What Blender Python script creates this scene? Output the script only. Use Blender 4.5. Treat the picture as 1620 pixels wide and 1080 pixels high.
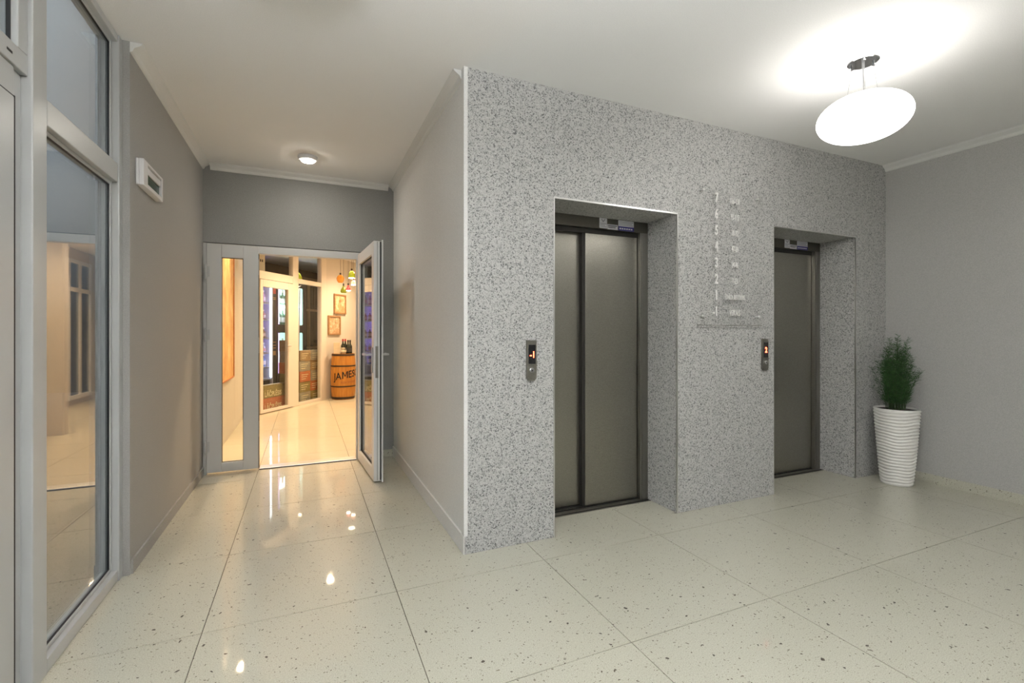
import bpy, bmesh, math, random
from mathutils import Vector, Matrix

S = bpy.context.scene
for o in list(bpy.data.objects):
    bpy.data.objects.remove(o)
C = S.collection
R = math.radians
random.seed(7)

# ------------------------------------------------------------------ camera
cam_d = bpy.data.cameras.new('camera')
cam = bpy.data.objects.new('camera', cam_d)
C.objects.link(cam)
cam_d.sensor_width = 36.0
cam_d.lens = 747.5 / 1620 * 36.0
cam_d.shift_y = -(540 - 528.3) / 1620
cam.location = (0, 0, 1.22)
cam.rotation_euler = (R(90), 0, R(-23.6))
cam_d.clip_start = 0.02
S.camera = cam

# ------------------------------------------------------------------ world and exposure
w = bpy.data.worlds.new('world')
S.world = w
w.use_nodes = True
wn, wl = w.node_tree.nodes, w.node_tree.links
wn.clear()
wo = wn.new('ShaderNodeOutputWorld')
wb = wn.new('ShaderNodeBackground')
wr = wn.new('ShaderNodeValToRGB')
wx = wn.new('ShaderNodeSeparateXYZ')
wt = wn.new('ShaderNodeTexCoord')
wl.new(wt.outputs['Generated'], wx.inputs[0])
wl.new(wx.outputs['Z'], wr.inputs[0])
wl.new(wr.outputs[0], wb.inputs[0])
wl.new(wb.outputs[0], wo.inputs[0])
wr.color_ramp.elements[0].position = 0.02
wr.color_ramp.elements[0].color = (0.05, 0.055, 0.06, 1)      # evening sky, dark towards the horizon
wr.color_ramp.elements[1].position = 0.45
wr.color_ramp.elements[1].color = (0.42, 0.47, 0.54, 1)
wb.inputs[1].default_value = 0.6

S.view_settings.view_transform = 'Standard'
S.view_settings.look = 'None'
S.view_settings.gamma = 1
S.view_settings.use_curve_mapping = False
S.view_settings.exposure = 1.28

PENDANT_L = 3.8        # radiance of the glowing opal shade
FILL_UP_W = 200.0           # added uplighter behind the viewer, fills the lobby with bounced light
SPOT_W = 2.6           # downlight in the corridor
SHOP_W = 88.0           # each shop downlight
PAINT_W = 85.0
WARM = (1.0, 0.715, 0.44)

# ------------------------------------------------------------------ materials
def mat(name):
    m = bpy.data.materials.new(name)
    m.use_nodes = True
    n = m.node_tree.nodes
    return m, n, m.node_tree.links, n['Principled BSDF']

def plain(name, col, rough=0.5, metal=0.0, spec=0.5, coat=0.0):
    m, n, l, b = mat(name)
    b.inputs['Base Color'].default_value = (*col, 1)
    b.inputs['Roughness'].default_value = rough
    b.inputs['Metallic'].default_value = metal
    b.inputs['Specular IOR Level'].default_value = spec
    b.inputs['Coat Weight'].default_value = coat
    return m

def pos(n):
    return n.new('ShaderNodeNewGeometry').outputs['Position']

def noise(n, l, vec, scale, detail=2.0, rough=0.5):
    t = n.new('ShaderNodeTexNoise')
    t.inputs['Scale'].default_value = scale
    t.inputs['Detail'].default_value = detail
    t.inputs['Roughness'].default_value = rough
    l.new(vec, t.inputs['Vector'])
    return t

def ramp(n, l, fac, stops, const=False):
    r = n.new('ShaderNodeValToRGB')
    cr = r.color_ramp
    if const:
        cr.interpolation = 'CONSTANT'
    while len(cr.elements) < len(stops):
        cr.elements.new(0.5)
    for e, (p, c) in zip(cr.elements, stops):
        e.position = p
        e.color = (*c, 1) if len(c) == 3 else c
    l.new(fac, r.inputs[0])
    return r

def mix(n, l, fac, a, b, mode='MIX'):
    x = n.new('ShaderNodeMix')
    x.data_type = 'RGBA'
    x.blend_type = mode
    for sock, v in ((x.inputs['Factor'], fac), (x.inputs['A'], a), (x.inputs['B'], b)):
        if isinstance(v, (int, float)):
            sock.default_value = v
        elif isinstance(v, tuple):
            sock.default_value = (*v, 1)
        else:
            l.new(v, sock)
    return x.outputs['Result']

def bump(n, l, b, h, strength, dist=0.002):
    bp = n.new('ShaderNodeBump')
    bp.inputs['Strength'].default_value = strength
    bp.inputs['Distance'].default_value = dist
    l.new(h, bp.inputs['Height'])
    l.new(bp.outputs[0], b.inputs['Normal'])

def paint(name, col, var=0.06, rough=0.6):
    m, n, l, b = mat(name)
    p = pos(n)
    t = noise(n, l, p, 260, 1.5)
    lo = tuple(c * (1 - var) for c in col)
    hi = tuple(min(1, c * (1 + var)) for c in col)
    r = ramp(n, l, t.outputs['Fac'], [(0.32, lo), (0.68, hi)])
    l.new(r.outputs[0], b.inputs['Base Color'])
    b.inputs['Roughness'].default_value = rough
    b.inputs['Specular IOR Level'].default_value = 0.3
    bump(n, l, b, t.outputs['Fac'], 0.12, 0.001)
    return m

def terrazzo_floor(name, tint=(1, 1, 1), chips=True, rough=0.065):
    m, n, l, b = mat(name)
    p = pos(n)
    fine = noise(n, l, p, 260, 2.0)
    c0 = ramp(n, l, fine.outputs['Fac'], [(0.30, tuple(0.41 * t for t in (1.0, .965, .76))), (0.5, tuple(0.53 * t for t in (1.0, .975, .80))), (0.72, tuple(0.62 * t for t in (1.0, .985, .85)))])
    col = c0.outputs[0]
    if chips:
        mp = n.new('ShaderNodeMapping')
        mp.inputs['Scale'].default_value = (1.0, 1.35, 1.0)
        wob = noise(n, l, p, 40, 1)
        add = n.new('ShaderNodeVectorMath'); add.operation = 'MULTIPLY_ADD'
        l.new(wob.outputs['Color'], add.inputs[0]); add.inputs[1].default_value = (.03, .03, .03); l.new(p, add.inputs[2])
        l.new(add.outputs[0], mp.inputs['Vector'])
        for sc, keep, rad, dark in ((34, 0.87, 0.25, (.05, .035, .022)), (70, 0.74, 0.31, (.10, .075, .045)), (120, .70, .36, (.22, .19, .13))):
            v = n.new('ShaderNodeTexVoronoi'); v.inputs['Scale'].default_value = sc
            l.new(mp.outputs[0], v.inputs['Vector'])
            sx = n.new('ShaderNodeSeparateColor'); l.new(v.outputs['Color'], sx.inputs[0])
            g = n.new('ShaderNodeMath'); g.operation = 'GREATER_THAN'; l.new(sx.outputs[0], g.inputs[0]); g.inputs[1].default_value = keep
            # chips differ in size
            sz = n.new('ShaderNodeMath'); sz.operation = 'MULTIPLY'; l.new(sx.outputs[1], sz.inputs[0]); sz.inputs[1].default_value = rad
            le = n.new('ShaderNodeMath'); le.operation = 'LESS_THAN'; l.new(v.outputs['Distance'], le.inputs[0]); l.new(sz.outputs[0], le.inputs[1])
            f = n.new('ShaderNodeMath'); f.operation = 'MULTIPLY'; l.new(g.outputs[0], f.inputs[0]); l.new(le.outputs[0], f.inputs[1])
            col = mix(n, l, f.outputs[0], col, dark)
    col = mix(n, l, 1.0, col, tint, 'MULTIPLY')
    l.new(col, b.inputs['Base Color'])
    b.inputs['Coat Weight'].default_value = 0.55
    b.inputs['Coat Roughness'].default_value = rough * .5
    b.inputs['Specular IOR Level'].default_value = 0.55
    sm = noise(n, l, p, 9, 2)
    rr = ramp(n, l, sm.outputs['Fac'], [(0.3, (rough * 5,) * 3), (0.7, (rough * 6.5,) * 3)])
    l.new(rr.outputs[0], b.inputs['Roughness'])
    return m

def granite(name):
    m, n, l, b = mat(name)
    p = pos(n)
    v = n.new('ShaderNodeTexVoronoi'); v.inputs['Scale'].default_value = 185
    wob = noise(n, l, p, 130, 1)
    add = n.new('ShaderNodeVectorMath'); add.operation = 'MULTIPLY_ADD'
    l.new(wob.outputs['Color'], add.inputs[0]); add.inputs[1].default_value = (.012, .012, .012); l.new(p, add.inputs[2])
    l.new(add.outputs[0], v.inputs['Vector'])
    sx = n.new('ShaderNodeSeparateColor'); l.new(v.outputs['Color'], sx.inputs[0])
    cells = ramp(n, l, sx.outputs[0], [(0.0, (.15, .15, .15)), (0.10, (.29, .29, .285)), (0.24, (.46, .46, .45)), (0.50, (.54, .535, .525)), (0.80, (.59, .59, .575))], True)
    f = noise(n, l, p, 300, 1)
    fr = ramp(n, l, f.outputs['Fac'], [(0.35, (.74, .74, .74)), (0.65, (1.1, 1.1, 1.1))])
    col = mix(n, l, 1.0, cells.outputs[0], fr.outputs[0], 'MULTIPLY')
    l.new(col, b.inputs['Base Color'])
    b.inputs['Roughness'].default_value = 0.42
    b.inputs['Specular IOR Level'].default_value = 0.4
    return m

def steel(name, col=(.52, .50, .46), rough=0.34):
    m, n, l, b = mat(name)
    p = pos(n)
    mp = n.new('ShaderNodeMapping'); mp.inputs['Scale'].default_value = (40, 40, 900)
    l.new(p, mp.inputs['Vector'])
    t = noise(n, l, mp.outputs[0], 1.0, 2)
    g = noise(n, l, p, 220, 2)
    r = ramp(n, l, t.outputs['Fac'], [(0.3, tuple(c * .86 for c in col)), (0.7, col)])
    gr = ramp(n, l, g.outputs['Fac'], [(0.3, (.84,) * 3), (0.7, (1.08,) * 3)])
    l.new(mix(n, l, 1.0, r.outputs[0], gr.outputs[0], 'MULTIPLY'), b.inputs['Base Color'])
    b.inputs['Metallic'].default_value = 1.0
    b.inputs['Roughness'].default_value = rough
    return m

def glass(name, ior=1.5, tint=(.93, .97, .95), boost=1.0):
    m, n, l, b = mat(name)
    n.remove(b)
    out = n['Material Output']
    tr = n.new('ShaderNodeBsdfTransparent'); tr.inputs[0].default_value = (*tint, 1)
    gl = n.new('ShaderNodeBsdfGlossy'); gl.inputs['Roughness'].default_value = 0.015
    # Schlick reflectance of one face, the same from either side of the pane
    gm = n.new('ShaderNodeNewGeometry')
    dt = n.new('ShaderNodeVectorMath'); dt.operation = 'DOT_PRODUCT'
    l.new(gm.outputs['Incoming'], dt.inputs[0]); l.new(gm.outputs['Normal'], dt.inputs[1])
    ab = n.new('ShaderNodeMath'); ab.operation = 'ABSOLUTE'; l.new(dt.outputs['Value'], ab.inputs[0])
    om = n.new('ShaderNodeMath'); om.operation = 'SUBTRACT'; om.inputs[0].default_value = 1.0; l.new(ab.outputs[0], om.inputs[1])
    pw = n.new('ShaderNodeMath'); pw.operation = 'POWER'; l.new(om.outputs[0], pw.inputs[0]); pw.inputs[1].default_value = 5.0
    f0 = ((ior - 1) / (ior + 1)) ** 2
    mu = n.new('ShaderNodeMath'); mu.operation = 'MULTIPLY_ADD'; mu.use_clamp = True
    l.new(pw.outputs[0], mu.inputs[0]); mu.inputs[1].default_value = (1 - f0) * boost; mu.inputs[2].default_value = f0 * boost
    ms = n.new('ShaderNodeMixShader')
    l.new(mu.outputs[0], ms.inputs[0]); l.new(tr.outputs[0], ms.inputs[1]); l.new(gl.outputs[0], ms.inputs[2])
    l.new(ms.outputs[0], out.inputs[0])
    return m

def glow(name, col, strength):
    m, n, l, b = mat(name)
    b.inputs['Base Color'].default_value = (*[min(1, c) for c in col], 1)
    b.inputs['Emission Color'].default_value = (*col, 1)
    b.inputs['Emission Strength'].default_value = strength
    b.inputs['Roughness'].default_value = 0.3
    return m

def picture(name, stops, scale=6.0, seed=0.0):
    m, n, l, b = mat(name)
    tc = n.new('ShaderNodeTexCoord')
    mp = n.new('ShaderNodeMapping'); mp.inputs['Location'].default_value = (seed, seed * 2, 0)
    l.new(tc.outputs['Object'], mp.inputs[0])
    t = noise(n, l, mp.outputs[0], scale, 5, .65)
    r = ramp(n, l, t.outputs['Fac'], stops)
    l.new(r.outputs[0], b.inputs['Base Color'])
    b.inputs['Roughness'].default_value = .5
    return m

def wood(name, a, bcol, scale=(6, 6, 60)):
    m, n, l, b = mat(name)
    tc = n.new('ShaderNodeTexCoord')
    mp = n.new('ShaderNodeMapping'); mp.inputs['Scale'].default_value = scale
    l.new(tc.outputs['Object'], mp.inputs[0])
    t = noise(n, l, mp.outputs[0], 1.0, 4, .6)
    r = ramp(n, l, t.outputs['Fac'], [(.3, a), (.7, bcol)])
    l.new(r.outputs[0], b.inputs['Base Color'])
    b.inputs['Roughness'].default_value = .45
    return m

M = {}
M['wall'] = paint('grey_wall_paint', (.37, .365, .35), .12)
M['wall_light'] = paint('pale_wall_paint', (.78, .775, .76), .10)  # pale paint, lightened further for the light on the corridor side
M['ceiling'] = paint('ceiling_paint', (.85, .845, .84), .04, .8)
M['coving'] = paint('white_coving', (.70, .70, .68), .03)
M['shopwall'] = paint('shop_white_paint', (.62, .565, .49), .04)
M['wall_end'] = paint('end_wall_paint', (.29, .29, .28), .12)  # grey wall paint darkened to hold the end wall's dimmer light
M['wall_right'] = paint('right_wall_paint', (.46, .455, .44), .12)  # grey wall paint lightened in place of more light on this wall
M['darkwall'] = paint('dark_back_wall', (.10, .075, .055), .2)
M['tile'] = terrazzo_floor('terrazzo_tile')
M['joint'] = plain('tile_joint', (.12, .10, .07), .8)
M['shoptile'] = terrazzo_floor('shop_tile', (1.16, 1.08, .97), False, .07)
M['granite'] = granite('speckled_granite')
M['steel'] = steel('brushed_steel', (.385, .37, .325), .35)
M['steel_frame'] = steel('frame_steel', (.32, .31, .28), .38)
M['steel_dark'] = steel('header_steel', (.20, .19, .165), .42)  # door steel darkened to hold the shade under the soffit
M['alu'] = plain('aluminium', (.72, .72, .71), .32, 1.0)
M['cable_grey'] = plain('grey_cable', (.22, .22, .22), .4)
M['chrome'] = plain('chrome', (.75, .75, .77), .08, 1.0)
M['pvc'] = plain('white_pvc', (.47, .48, .48), .32, 0, .5)
M['pvc_leaf'] = plain('leaf_pvc', (.76, .76, .75), .32)
M['pvc_grey'] = plain('grey_white_frame', (.56, .56, .55), .38)
M['gasket'] = plain('black_gasket', (.012, .012, .013), .5)
M['glass'] = glass('window_glass', 1.5, (.90, .94, .94), 2.3)
M['glass_shop'] = glass('shop_glass', 1.45, (.96, .97, .95), 1.0)
M['glass_leaf'] = glass('door_glass', 1.5, (.93, .95, .93), 1.4)
M['acrylic'] = glass('clear_acrylic', 1.3, (.995, .995, .995), .25)
M['white'] = plain('white_plastic', (.74, .73, .74), .4)
M['black'] = plain('black_plastic', (.012, .012, .014), .25)
M['dark'] = plain('dark_gap', (.02, .018, .015), .6)
M['dark_body'] = plain('dark_cabinet', (.035, .028, .024), .4)
M['digit'] = plain('frosted_digit', (.76, .75, .73), .4)
M['opal'] = glow('opal_glass_lit', (1.0, .97, .92), PENDANT_L)
M['spot'] = glow('spot_lens_lit', (1.0, .93, .82), 60.0)
M['warmspot'] = glow('warm_lens_lit', (1.0, .80, .52), 60.0)
M['red_led'] = glow('red_led', (1.0, .07, .03), 6.0)
M['pot'] = plain('white_ceramic', (.80, .79, .75), .38)
M['soil'] = plain('dark_soil', (.03, .022, .016), .9)
M['green_lens'] = plain('dark_green_lens', (.02, .06, .035), .25)
M['paper'] = plain('white_paper', (.70, .70, .74), .6)
M['paper_grey'] = plain('grey_print', (.30, .30, .34), .6)
M['blue'] = plain('blue_print', (.05, .05, .25), .5)
M['pave'] = paint('outside_paving', (.12, .12, .12), .2)

# ------------------------------------------------------------------ mesh helpers
def NB():
    return bmesh.new()

def box(bm, x0, x1, y0, y1, z0, z1, bev=0.0):
    r = bmesh.ops.create_cube(bm, size=1)
    vs = r['verts']
    for v in vs:
        v.co = Vector((x0 + (v.co.x + .5) * (x1 - x0), y0 + (v.co.y + .5) * (y1 - y0), z0 + (v.co.z + .5) * (z1 - z0)))
    if bev > 0:
        es = list({e for v in vs for e in v.link_edges})
        bmesh.ops.bevel(bm, geom=es, offset=bev, segments=2, affect='EDGES', profile=.6)
    return bm

def lathe(bm, prof, seg=32, c=(0, 0, 0), caps=True):
    rings = []
    for r, z in prof:
        rings.append([bm.verts.new((c[0] + r * math.cos(2 * math.pi * i / seg), c[1] + r * math.sin(2 * math.pi * i / seg), c[2] + z)) for i in range(seg)])
    for a, b in zip(rings, rings[1:]):
        for i in range(seg):
            bm.faces.new((a[i], a[(i + 1) % seg], b[(i + 1) % seg], b[i]))
    if caps:
        bm.faces.new(list(reversed(rings[0])))
        bm.faces.new(rings[-1])
    return bm

def tube(bm, pts, r, seg=8, r2=None):
    pts = [Vector(p) for p in pts]
    rings = []
    for i, p in enumerate(pts):
        t = (pts[min(i + 1, len(pts) - 1)] - pts[max(i - 1, 0)]).normalized()
        a = t.cross(Vector((0, 0, 1)))
        if a.length < 1e-3:
            a = t.cross(Vector((1, 0, 0)))
        a.normalize()
        bb = t.cross(a)
        rr = r if r2 is None else r + (r2 - r) * i / (len(pts) - 1)
        rings.append([bm.verts.new(p + (a * math.cos(2 * math.pi * k / seg) + bb * math.sin(2 * math.pi * k / seg)) * rr) for k in range(seg)])
    for a, b in zip(rings, rings[1:]):
        for k in range(seg):
            bm.faces.new((a[k], a[(k + 1) % seg], b[(k + 1) % seg], b[k]))
    bm.faces.new(list(reversed(rings[0])))
    bm.faces.new(rings[-1])
    return bm

def prism(bm, poly, z0, z1):
    a = [bm.verts.new((x, y, z0)) for x, y in poly]
    b = [bm.verts.new((x, y, z1)) for x, y in poly]
    k = len(poly)
    bm.faces.new(list(reversed(a)))
    bm.faces.new(b)
    for i in range(k):
        bm.faces.new((a[i], a[(i + 1) % k], b[(i + 1) % k], b[i]))
    return bm

def obj(name, bm, m, parent=None, smooth=False, kind=None, label=None):
    me = bpy.data.meshes.new(name)
    bmesh.ops.recalc_face_normals(bm, faces=bm.faces)
    bm.to_mesh(me)
    bm.free()
    if smooth:
        for p in me.polygons:
            p.use_smooth = True
    me.materials.append(M[m] if isinstance(m, str) else m)
    o = bpy.data.objects.new(name, me)
    C.objects.link(o)
    if parent:
        o.parent = parent
    if kind:
        o['kind'] = kind
    if label:
        o['label'] = label
    return o

def tag(o, label, cat=None, group=None, kind=None):
    o['label'] = label
    if cat:
        o['category'] = cat
    if group:
        o['group'] = group
    if kind:
        o['kind'] = kind
    return o

def thing(name, label, cat, loc=(0, 0, 0), rz=0.0, group=None, kind=None):
    o = bpy.data.objects.new(name, None)
    o.empty_display_size = .05
    C.objects.link(o)
    o.location = loc
    o.rotation_euler = (0, 0, rz)
    return tag(o, label, cat, group, kind)

def struct(name, bm, m, label, cat):
    return tag(obj(name, bm, m), label, cat, None, 'structure')

def dup(root, loc, rz=None, label=None):
    r = root.copy()
    C.objects.link(r)
    r.location = loc
    if rz is not None:
        r.rotation_euler = (0, 0, rz)
    if label:
        r['label'] = label
    for ch in root.children:
        c = ch.copy(); C.objects.link(c); c.parent = r
        for g in ch.children:
            d = g.copy(); C.objects.link(d); d.parent = c
    return r

def text_bm(s, size, extrude=0.001, sx=1.0, align='LEFT', bold=0.0):
    cu = bpy.data.curves.new('lettering', 'FONT')
    cu.body = s
    cu.size = size
    cu.extrude = extrude
    cu.offset = bold
    cu.align_x = align
    cu.resolution_u = 3
    t = bpy.data.objects.new('lettering_tmp', cu)
    C.objects.link(t)
    dg = bpy.context.evaluated_depsgraph_get()
    me = bpy.data.meshes.new_from_object(t.evaluated_get(dg))
    bm = NB()
    bm.from_mesh(me)
    bpy.data.objects.remove(t)
    bpy.data.meshes.remove(me)
    bpy.data.curves.remove(cu)
    for v in bm.verts:
        # stand the letters up: x stays, y becomes z, and the faces look towards -y
        v.co = Vector((v.co.x * sx, -v.co.z, v.co.y))
    return bm

def letter_m(h, wd, st, extrude):
    bm = NB()
    def bar(p):
        a = [bm.verts.new((x, -extrude, z)) for x, z in p]; c = [bm.verts.new((x, extrude, z)) for x, z in p]
        bm.faces.new(a); bm.faces.new(list(reversed(c)))
        for i in range(len(p)):
            k = (i + 1) % len(p); bm.faces.new((a[i], c[i], c[k], a[k]))
    bar([(0, 0), (st, 0), (st, h), (0, h)])
    bar([(wd - st, 0), (wd, 0), (wd, h), (wd - st, h)])
    bar([(st, h), (st, h - st * 1.5), (wd / 2, h * .18), (wd / 2, h * .18 + st * 1.6)])
    bar([(wd - st, h), (wd / 2, h * .18 + st * 1.6), (wd / 2, h * .18), (wd - st, h - st * 1.5)])
    return bm

def shift(bm, d):
    bmesh.ops.translate(bm, verts=bm.verts, vec=d)
    return bm

# ================================================================== STRUCTURE
H = 2.70
LX, RX = -0.815, 4.69          # left corridor wall, right wall
CX, FY = 0.805, 2.50           # pillar corner
EY = 4.82                      # end wall of the corridor with the shop door
BY = -2.6
# slanted partition / wall of the shop
PA = Vector((-0.634, 8.07, 0)); PHI = math.atan2(.8195, .573)
PU = Vector((math.cos(PHI), math.sin(PHI), 0)); PN = Vector((PU.y, -PU.x, 0))    # PN faces the corridor
def pl(s, off=0.0, z=0.0):      # off > 0 : behind the partition
    return PA + PU * s - PN * off + Vector((0, 0, z))

# ---- floor: slab plus single terrazzo tiles
bm = NB()
box(bm, -0.853, 4.72, BY - .1, FY + .42, -.10, -.004)
box(bm, -0.83, 0.83, FY + .42, 13.0, -.10, -.004)
box(bm, 0.83, 2.0, 4.95, 13.0, -.10, -.004)
prism(bm, [tuple(pl(-.35, 0)[:2]), tuple(pl(-.3, 1.85)[:2]), tuple(pl(4.2, 1.85)[:2]), tuple(pl(4.2, .0)[:2])], -.10, -.0045)
floor = struct('floor', bm, 'joint', 'polished cream terrazzo tile floor running from the lobby through to the shop', 'floor')
GX0 = -.853
TX, TY, GAP = .785, .7475, .0035
X0, Y0 = .397, .777
tile_cache = {}
def lay_tiles(regions, m):
    # one object per tile of the grid; a tile cut round a corner stays one piece
    g = GAP / 2
    i0 = math.floor((min(r[0] for r in regions) - X0) / TX); i1 = math.ceil((max(r[1] for r in regions) - X0) / TX)
    j0 = math.floor((min(r[2] for r in regions) - Y0) / TY); j1 = math.ceil((max(r[3] for r in regions) - Y0) / TY)
    for i in range(i0, i1):
        for j in range(j0, j1):
            ax, bx_, ay, by_ = X0 + i * TX, X0 + (i + 1) * TX, Y0 + j * TY, Y0 + (j + 1) * TY
            rects = []
            for r in regions:
                q = (max(ax + g, r[0]) - ax, min(bx_ - g, r[1]) - ax, max(ay + g, r[2]) - ay, min(by_ - g, r[3]) - ay)
                if q[1] - q[0] > .01 and q[3] - q[2] > .01:
                    rects.append(tuple(round(v, 4) for v in q))
            if not rects:
                continue
            key = (m, tuple(rects))
            if key not in tile_cache:
                b = NB()
                for q in rects:
                    box(b, q[0], q[1], q[2], q[3], -.0039, 0)
                o = obj('floor_tile', b, m, floor)
                tile_cache[key] = o.data
            else:
                o = bpy.data.objects.new('floor_tile', tile_cache[key])
                C.objects.link(o)
                o.parent = floor
            o.location = (ax, ay, 0)
lay_tiles([(GX0, RX, BY, FY), (GX0, CX, FY, 3.0195), (LX, CX, 3.0195, EY + .04), (1.37, 2.32, FY, 2.765), (3.27, 4.265, FY, 2.765)], 'tile')
lay_tiles([(-.83, 1.9, EY + .10, 12.0)], 'shoptile')

# ---- ceiling
bm = NB()
box(bm, -0.95, 4.85, BY - .1, FY + .6, H, H + .1)
box(bm, -0.95, 2.05, FY + .6, 13.0, H, H + .1)
prism(bm, [tuple(pl(-.35, 0)[:2]), tuple(pl(-.3, 1.85)[:2]), tuple(pl(4.2, 1.85)[:2]), tuple(pl(4.2, .0)[:2])], H + .0005, H + .1)
struct('ceiling', bm, 'ceiling', 'flat off-white painted ceiling over the lobby and the corridor', 'ceiling')

# ---- painted walls
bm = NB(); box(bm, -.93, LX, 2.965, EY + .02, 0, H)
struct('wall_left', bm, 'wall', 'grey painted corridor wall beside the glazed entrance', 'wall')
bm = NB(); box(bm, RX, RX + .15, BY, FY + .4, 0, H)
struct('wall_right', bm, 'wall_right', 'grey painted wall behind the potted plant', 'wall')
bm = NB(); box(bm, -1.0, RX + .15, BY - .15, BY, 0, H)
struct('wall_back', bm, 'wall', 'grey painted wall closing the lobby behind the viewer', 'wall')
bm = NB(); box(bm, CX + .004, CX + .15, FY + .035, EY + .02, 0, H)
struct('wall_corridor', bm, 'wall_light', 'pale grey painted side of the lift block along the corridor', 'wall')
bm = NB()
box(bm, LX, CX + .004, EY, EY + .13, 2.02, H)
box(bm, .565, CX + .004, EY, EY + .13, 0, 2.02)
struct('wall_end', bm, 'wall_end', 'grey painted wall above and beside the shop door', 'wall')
bm = NB(); box(bm, -1.0, -.83, EY + .02, 7.79, 0, H)
struct('wall_shop_left', bm, 'shopwall', 'warm white shop wall carrying the big orange picture', 'wall')
bm = NB(); prism(bm, [tuple(pl(1.722, 0)[:2]), tuple(pl(4.45, 0)[:2]), tuple(pl(4.45, .12)[:2]), tuple(pl(1.722, .12)[:2])], 0, H)
struct('wall_shop_back', bm, 'shopwall', 'warm white slanting shop wall with two small framed pictures', 'wall')
bm = NB(); box(bm, 1.9, 2.0, EY + .13, 11.75, 0, H); box(bm, CX + .15, 2.0, EY, EY + .13, 0, H)
struct('wall_shop_right', bm, 'shopwall', 'warm white shop wall out of sight behind the open door', 'wall')
bm = NB()
prism(bm, [tuple(pl(-.2, 1.75)[:2]), tuple(pl(4.2, 1.75)[:2]), tuple(pl(4.2, 1.85)[:2]), tuple(pl(-.2, 1.85)[:2])], 0, H)
prism(bm, [tuple(pl(-.2, 1.75)[:2]), tuple(pl(-.2, 0.10)[:2]), tuple(pl(-.3, .10)[:2]), tuple(pl(-.3, 1.75)[:2])], 0, H)
prism(bm, [tuple(pl(4.1, 1.75)[:2]), tuple(pl(4.1, .13)[:2]), tuple(pl(4.2, .13)[:2]), tuple(pl(4.2, 1.75)[:2])], 0, H)
struct('wall_store_back', bm, 'darkwall', 'dark brown wall of the bottle room behind the glass partition', 'wall')

bm = NB(); box(bm, .90, 1.9, 7.40, 7.50, 0, H)
struct('wall_shop_divider', bm, 'shopwall', 'short warm white cross wall at the right of the shop', 'wall')
w5 = thing('window_5', 'dark blue evening window with white frame at the far right of the shop', 'window', (1.9, 10.2, 0), 0, None, 'structure')
b = NB()
for a in ((0, .05, .1, 2.5), (.43, .48, .1, 2.5), (.86, .91, .1, 2.5)):
    box(b, -.05, -.001, a[0], a[1], a[2], a[3], .004)
for y0, y1 in ((.05, .43), (.48, .86)):
    for z0, z1 in ((.1, .17), (1.95, 2.02), (2.44, 2.5)):
        box(b, -.05, -.001, y0, y1, z0, z1, .004)
obj('frame', b, 'coving', w5)
M['nightglass'] = plain('evening_pane', (.05, .07, .11), .08)
for y0, y1 in ((.05, .43), (.48, .86)):
    for z0, z1 in ((.17, 1.95), (2.02, 2.44)):
        b = NB(); box(b, -.02, -.002, y0, y1, z0, z1); obj('glass_pane', b, 'nightglass', w5)

# ---- granite lift front, slab by slab
bm = NB()
T = .03
box(bm, CX + T, 1.37 - T, FY + T, FY + .5, 0, H)
box(bm, 2.32 + T, 3.27 - T, FY + T, FY + .5, 0, H)
box(bm, 4.265 + T, RX, FY + T, FY + .5, 0, H)
box(bm, 1.37 - T, 2.32 + T, FY + T, FY + .5, 2.04 + T, H)
box(bm, 3.27 - T, 4.265 + T, FY + T, FY + .5, 2.04 + T, H)
wf = struct('wall_front', bm, 'granite', 'speckled grey granite wall with two lift openings', 'wall')
g = .0007
def slab(x0, x1, y0, y1, z0, z1):
    b = NB(); box(b, x0, x1, y0, y1, z0, z1, .0008)
    obj('granite_slab', b, 'granite', wf)
for x0, x1, z0, z1 in ((CX, 1.37, 0, H), (1.37, 2.32, 2.04, H), (2.32, 3.27, 0, 1.266), (2.32, 3.27, 1.266, H), (3.27, 4.265, 2.04, H), (4.265, RX, 0, H)):
    slab(x0 + (g if x0 > CX else 0), x1 - g, FY, FY + T, z0 + (g if z0 > 0 else 0), z1 - (g if z1 < H else 0))
for xa, xb in ((1.37, 2.32), (3.27, 4.265)):
    slab(xa - T, xa, FY + T, 2.815, 0, 2.04)        # left reveal
    slab(xb, xb + T, FY + T, 2.815, 0, 2.04)        # right reveal
    slab(xa, xb, FY + T, 2.815, 2.04, 2.04 + T)      # soffit

# ---- aluminium edge strips round the openings and down the pillar corner
def strip(n, parts, label, mt='alu'):
    b = NB()
    for p in parts:
        box(b, *p)
    struct('trim_%d' % n, b, mt, label, 'trim')
strip(1, [(1.364, 1.372, FY - .003, FY + .006, 0, 2.046), (2.318, 2.326, FY - .003, FY + .006, 0, 2.046), (1.372, 2.318, FY - .003, FY + .006, 2.036, 2.046)], 'bright aluminium edge strip round the left lift opening')
strip(2, [(3.266, 3.2715, FY - .001, FY + .006, 0, 2.044), (4.2635, 4.270, FY - .003, FY + .006, 0, 2.044), (3.2715, 4.2635, FY - .001, FY + .006, 2.037, 2.044)], 'thin aluminium edge strip round the right lift opening')
strip(3, [(CX - .004, CX, FY - .003, FY + .04, 0.10, H), (CX, CX + .018, FY - .003, FY, 0.10, H)], 'pale corner strip on the edge of the granite pillar', 'wall_light')

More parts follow.
